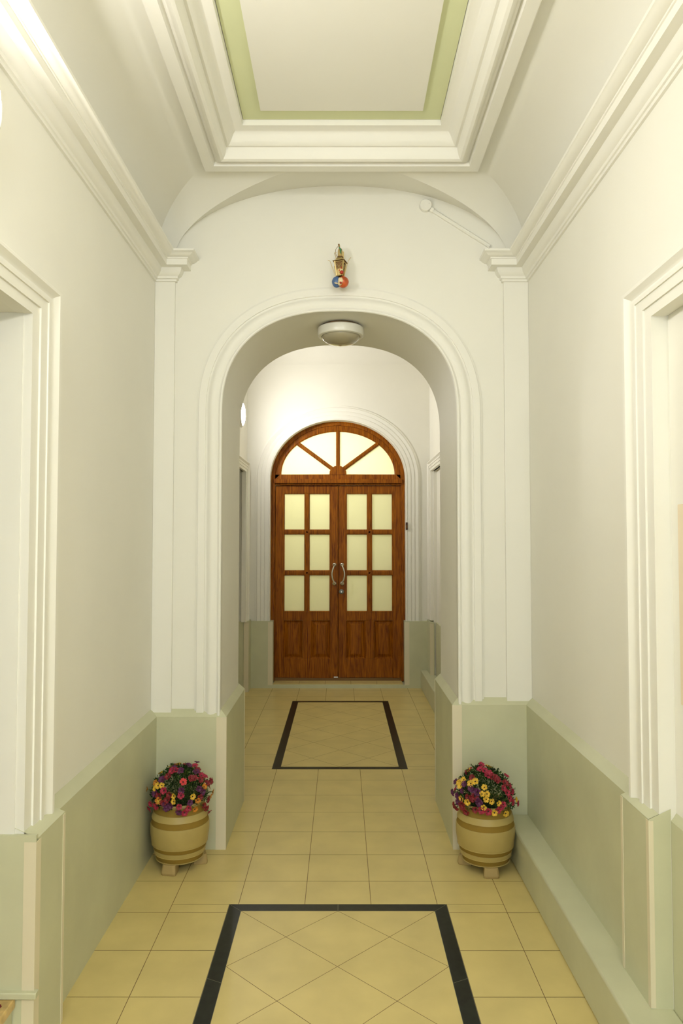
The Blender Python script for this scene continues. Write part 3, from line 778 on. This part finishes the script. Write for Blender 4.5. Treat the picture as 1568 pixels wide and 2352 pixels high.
# ================================================================== POTS AND PLANTS
def pot(loc, rz, s, label, tilt=0):
    r = empty('flower_pot', loc, rz); thing(r, label, 'pot', None)
    def rad(z):
        u = (z - .05) / .27
        pts = [(0, .119), (.12, .128), (.30, .141), (.45, .147), (.60, .1475), (.75, .142), (.88, .132), (1, .120)]
        for (a, ra), (b_, rb) in zip(pts, pts[1:]):
            if u <= b_: return ra + (rb - ra) * (u - a) / (b_ - a)
        return .120
    b = MB(); pr = [(0, .048), (.112, .048), (rad(.05) - .003, .051)]
    body = []
    bands = [(.050, .074), (.098, .119), (.222, .252), (.282, .318)]
    zs = sorted(set([.05 + .27 * i / 54 for i in range(55)] + [q for B in bands for q in B]))
    rows_pot = []
    N = 64
    def ringpts(rr, z): return [(rr * math.cos(2 * PI * j / N), rr * math.sin(2 * PI * j / N), z) for j in range(N)]
    b.grid([ringpts(.001, .048), ringpts(.112, .048), ringpts(rad(.05) - .004, .050)], M['band'], True)
    def inb(z0, z1):
        zm = (z0 + z1) / 2
        return any(a < zm < c for a, c in bands)
    for z0, z1 in zip(zs, zs[1:]):
        k = .0035 if inb(z0, z1) else 0
        b.grid([ringpts(rad(z0) - k, z0), ringpts(rad(z1) - k, z1)], M['band'] if k else M['pot'], True)
    for (a, c) in bands:
        for q in (a, c): b.grid([ringpts(rad(q) - .0035, q), ringpts(rad(q), q)], M['pot'], True)
    # thin raised edges under the two upper fields
    for q in (.121, .076, .049): b.lathe([(rad(max(q, .05)) - .001, q - .002), (rad(max(q, .05)) + .0022, q - .0012), (rad(max(q, .05)) + .0022, q + .0012), (rad(max(q, .05)) - .001, q + .002)], M['pot'], N)
    b.lathe([(.1165, .318), (.120, .321), (.1225, .325), (.120, .330), (.112, .331), (.106, .326), (.104, .30)], M['pot'], N)
    b.build('body', r, angle=30)
    b = MB(); b.lathe([(.001, .306), (.05, .308), (.105, .304)], M['soil'], 32); b.build('soil', r)
    for k in range(3):
        a = k * 2 * PI / 3
        b = MB()
        w0, w1, l0, l1 = .028, .036, .070, .132
        # wedge-shaped foot with a rounded outer end
        top = []; bot = []
        for (rr_, ww) in ((.060, .022), (.100, .030), (.124, .034), (.132, .024)):
            top.append((rr_, ww)); bot.append((rr_ + .004, ww + .005))
        ol = lambda L: [(p, -q) for p, q in L] + [(p, q) for p, q in reversed(L)]
        ca, sa = math.cos(a), math.sin(a)
        R3 = lambda p, z: (p[0] * ca - p[1] * sa, p[0] * sa + p[1] * ca, z)
        T_ = [R3(p, .049) for p in ol(top)]; B_ = [R3(p, .0) for p in ol(bot)]; Md = [R3((p[0] + .003, p[1]), .012) for p in ol(bot)]
        b.grid([B_ + [B_[0]], Md + [Md[0]], T_ + [T_[0]]], M['foot']); b.face(B_, M['foot']); b.face(T_, M['foot'])
        b.build('foot', r, smooth=False, bevel=.003)
    return r
pot((-.823, 3.795, 0), math.radians(-103), 1, 'cream and tan banded round pot standing left of the arch')
pot((.728, 3.768, 0), math.radians(-88), 1, 'cream and tan banded round pot standing right of the arch beside the low ledge')

def flower_mesh(k, seed):
    rnd = random.Random(seed); mb = MB()
    m = M['f' + k]; R = .0185 if k not in 'yo' else .0172
    # five notched lobes joined in a shallow funnel; z is the facing direction
    n = 60; rings = []
    for q in (0.10, .22, .45, .72, .90, 1.0):
        row = []
        for j in range(n):
            a = 2 * PI * j / n; ph = (a * 5 / (2 * PI)) % 1.0
            lobe = abs(math.sin(PI * ph)) ** .5
            notch = 1 - .10 * math.exp(-((ph - .5) / .10) ** 2)
            rr = R * q * (1 - (1 - (.60 + .40 * lobe) * notch) * q ** 2)
            z = -.010 * (1 - q) ** 1.5 + .0012 * math.sin(a * 5 + 1) * q - .002 * q ** 3
            row.append((rr * math.cos(a), rr * math.sin(a), z))
        rings.append(row)
    mb.grid(rings[:2], M['center'], True); mb.face(rings[0], M['center'])
    mb.grid(rings[1:], m, True)
    mb.tube([(0, 0, -.010), (0, .001, -.018), (0, .003, -.026)], [.003, .0022, .0012], M['stem'], 6)
    me = mb.build('tmp_' + k, angle=60)
    d = me.data; bpy.data.objects.remove(me); d.name = 'flower_' + k
    return d
FM = {k: flower_mesh(k, i) for i, k in enumerate('pcroyk')}
KN = {'p': 'purple', 'c': 'crimson', 'r': 'dark red', 'o': 'orange', 'y': 'yellow', 'k': 'coral red'}

def plant(loc, data, label, seed, rr=(.150, .138, .150)):
    rnd = random.Random(seed)
    r = empty('flowering_plant', loc); thing(r, label, 'plant')
    z0 = .318; C0 = Vector((0, 0, .36 - z0))
    pts = []
    for it in data.split():
        a, b_, c_, k = it.split(','); pts.append((Vector((float(a), float(b_), float(c_) - z0)), k))
    # the side of the mound towards the wall
    back = []
    for i in range(22):
        th = rnd.uniform(.15, PI - .15); ph = rnd.uniform(.12, 1.3)
        back.append((Vector((rr[0] * math.cos(th) * math.cos(ph), rr[1] * .9 * math.sin(th) * math.cos(ph), .045 + rr[2] * .9 * math.sin(ph))), rnd.choice('pcrryo')))
    for (p, k) in pts + back:
        o = bpy.data.objects.new('flower', FM[k]); COL.objects.link(o); o.parent = r
        nv = (p - C0); nv = Vector((nv.x / .17 ** 2, nv.y / .15 ** 2, nv.z / .17 ** 2)).normalized()
        nv = (nv + Vector((rnd.uniform(-.4, .4), rnd.uniform(-.45, .15), rnd.uniform(-.25, .35)))).normalized()
        o.location = p + nv * .004
        q = nv.to_track_quat('Z', 'Y'); o.rotation_mode = 'QUATERNION'
        o.rotation_quaternion = q @ Matrix.Rotation(rnd.uniform(0, 6.28), 4, 'Z').to_quaternion()
        s = rnd.uniform(.88, 1.10); o.scale = (s, s, s)
        o['label'] = KN[k] + ' five-lobed flower'
    # stems from the soil to the blooms
    mb = MB()
    for (p, k) in (pts + back):
        a = Vector((p.x * .30, p.y * .30, -.012)); mid = a.lerp(p, .55) + Vector((0, 0, .02))
        mb.tube([a, mid, p * .985], [.0018, .0013, .001], M['stem'], 5)
    mb.build('stems', r, smooth=False)
    lf = MB()
    def leaf_(p, d, L, w, m):
        d = d.normalized(); s = d.cross(Vector((rnd.uniform(-1, 1), rnd.uniform(-1, 1), rnd.uniform(-1, 1)))).normalized() * w; u = d.cross(s).normalized() * w * .35
        lf.face([p, p + d * L * .45 + s + u, p + d * L], m); lf.face([p, p + d * L, p + d * L * .45 - s + u], m)
    for i in range(2600):
        u = rnd.uniform(-1, 1); th = rnd.uniform(0, 2 * PI); q = rnd.uniform(.72, 1.0) ** .6 * rnd.choice((1, 1, .93, .8))
        zz = rnd.uniform(-.35, 1); rxy = math.sqrt(max(0, 1 - zz * zz))
        n = Vector((rxy * math.cos(th), rxy * math.sin(th), zz))
        lump = .93 + .10 * math.sin(n.x * 7 + seed) * math.cos(n.y * 6) + .05 * math.sin(n.z * 11 + n.x * 5)
        p = C0 + Vector((n.x * rr[0], n.y * rr[1], n.z * rr[2])) * q * lump
        if p.z < .0: p.z = rnd.uniform(0, .02)
        leaf_(p, n + Vector((rnd.uniform(-1, 1), rnd.uniform(-1, 1), rnd.uniform(-.5, 1))), rnd.uniform(.010, .020), rnd.uniform(.0022, .0042), M['leaf2'] if rnd.random() < .16 and zz > 0 else M['leaf'])
    lf.build('foliage', r, smooth=False, merge=False)
    return r
FL_L = "0.079,0.025,0.506,p 0.08,-0.028,0.505,c 0.097,-0.042,0.489,r 0.092,-0.059,0.484,p -0.017,-0.072,0.508,p -0.025,-0.086,0.497,c -0.007,-0.085,0.5,c 0.019,-0.086,0.498,p -0.04,-0.104,0.475,r -0.07,-0.104,0.459,p -0.103,-0.094,0.439,o -0.066,-0.121,0.435,y -0.089,-0.11,0.431,y -0.104,-0.106,0.416,y -0.162,-0.028,0.387,o 0.118,-0.05,0.464,c 0.132,-0.035,0.453,c 0.117,-0.071,0.449,r 0.155,-0.003,0.418,r 0.145,-0.044,0.423,r 0.157,0.035,0.411,c 0.04,-0.12,0.453,k 0.034,-0.138,0.416,p 0.034,-0.144,0.394,c 0.114,-0.098,0.412,p 0.136,-0.07,0.413,o 0.165,0.008,0.361,o 0.152,-0.056,0.344,r 0.161,-0.033,0.353,o 0.089,-0.125,0.382,y 0.111,-0.111,0.358,o -0.002,-0.147,0.392,y -0.001,-0.15,0.366,y -0.034,-0.146,0.373,r -0.024,-0.145,0.397,r -0.103,-0.113,0.394,p -0.08,-0.129,0.386,r -0.072,-0.135,0.361,y -0.127,-0.094,0.336,c -0.095,-0.121,0.334,c -0.146,-0.049,0.295,c -0.054,-0.142,0.358,r -0.054,-0.133,0.414,c 0.026,-0.147,0.34,c 0.07,-0.133,0.328,c 0.024,-0.142,0.313,p 0.051,-0.135,0.307,c 0.099,-0.114,0.316,o 0.136,-0.078,0.322,r 0.143,-0.054,0.3,r 0.077,-0.132,0.355,p -0.017,-0.149,0.345,p -0.037,-0.144,0.332,p 0.149,-0.005,0.264,c 0.089,-0.088,0.462,r 0.075,-0.098,0.463,r 0.131,-0.087,0.391,p -0.079,-0.132,0.365,o 0.121,-0.102,0.371,r -0.04,-0.145,0.351,p"
FL_R = "-0.024,-0.041,0.522,c -0.037,-0.066,0.508,c -0.015,-0.079,0.504,c 0.005,-0.09,0.496,c -0.004,-0.097,0.49,c -0.081,-0.086,0.473,r 0.035,-0.105,0.476,r 0.019,-0.104,0.481,r 0.042,-0.11,0.467,r -0.091,-0.1,0.448,y -0.069,-0.105,0.46,y -0.151,-0.025,0.432,p -0.14,-0.053,0.435,y -0.137,-0.067,0.426,y -0.119,-0.081,0.439,p -0.167,-0.024,0.379,p -0.151,-0.067,0.377,p -0.13,-0.087,0.408,p -0.028,-0.13,0.439,y -0.041,-0.139,0.41,y -0.017,-0.142,0.411,y -0.023,-0.147,0.386,y -0.035,-0.147,0.348,y 0.039,-0.146,0.367,y 0.003,-0.149,0.376,y -0.078,-0.123,0.418,p -0.063,-0.13,0.415,p -0.107,-0.114,0.385,r -0.088,-0.127,0.384,r -0.075,-0.131,0.396,r -0.06,-0.14,0.375,p -0.149,-0.071,0.348,p -0.162,-0.027,0.319,r -0.154,-0.045,0.309,r -0.134,-0.091,0.342,r -0.129,-0.094,0.327,r -0.11,-0.114,0.361,y -0.114,-0.102,0.308,r -0.047,-0.142,0.331,c -0.013,-0.147,0.327,c -0.075,-0.132,0.33,r 0.05,-0.143,0.347,c 0.062,-0.14,0.359,c 0.036,-0.144,0.332,c 0.078,-0.125,0.309,y 0.081,-0.104,0.452,r 0.104,-0.099,0.434,c 0.069,-0.122,0.431,c 0.114,-0.103,0.408,c 0.088,-0.121,0.409,c 0.099,-0.12,0.382,c 0.115,-0.111,0.36,c 0.136,-0.09,0.366,y 0.149,-0.071,0.34,c 0.017,-0.145,0.321,y -0.136,-0.09,0.371,y -0.12,-0.065,0.455,y -0.093,-0.111,0.427,p -0.143,-0.081,0.368,p -0.055,-0.142,0.365,p"
plant((-.823, 3.795, .318), FL_L, 'mound of purple, crimson and orange flowers in the pot left of the arch', 3)
plant((.728, 3.768, .318), FL_R, 'mound of crimson and bright yellow flowers in the pot right of the arch', 5)
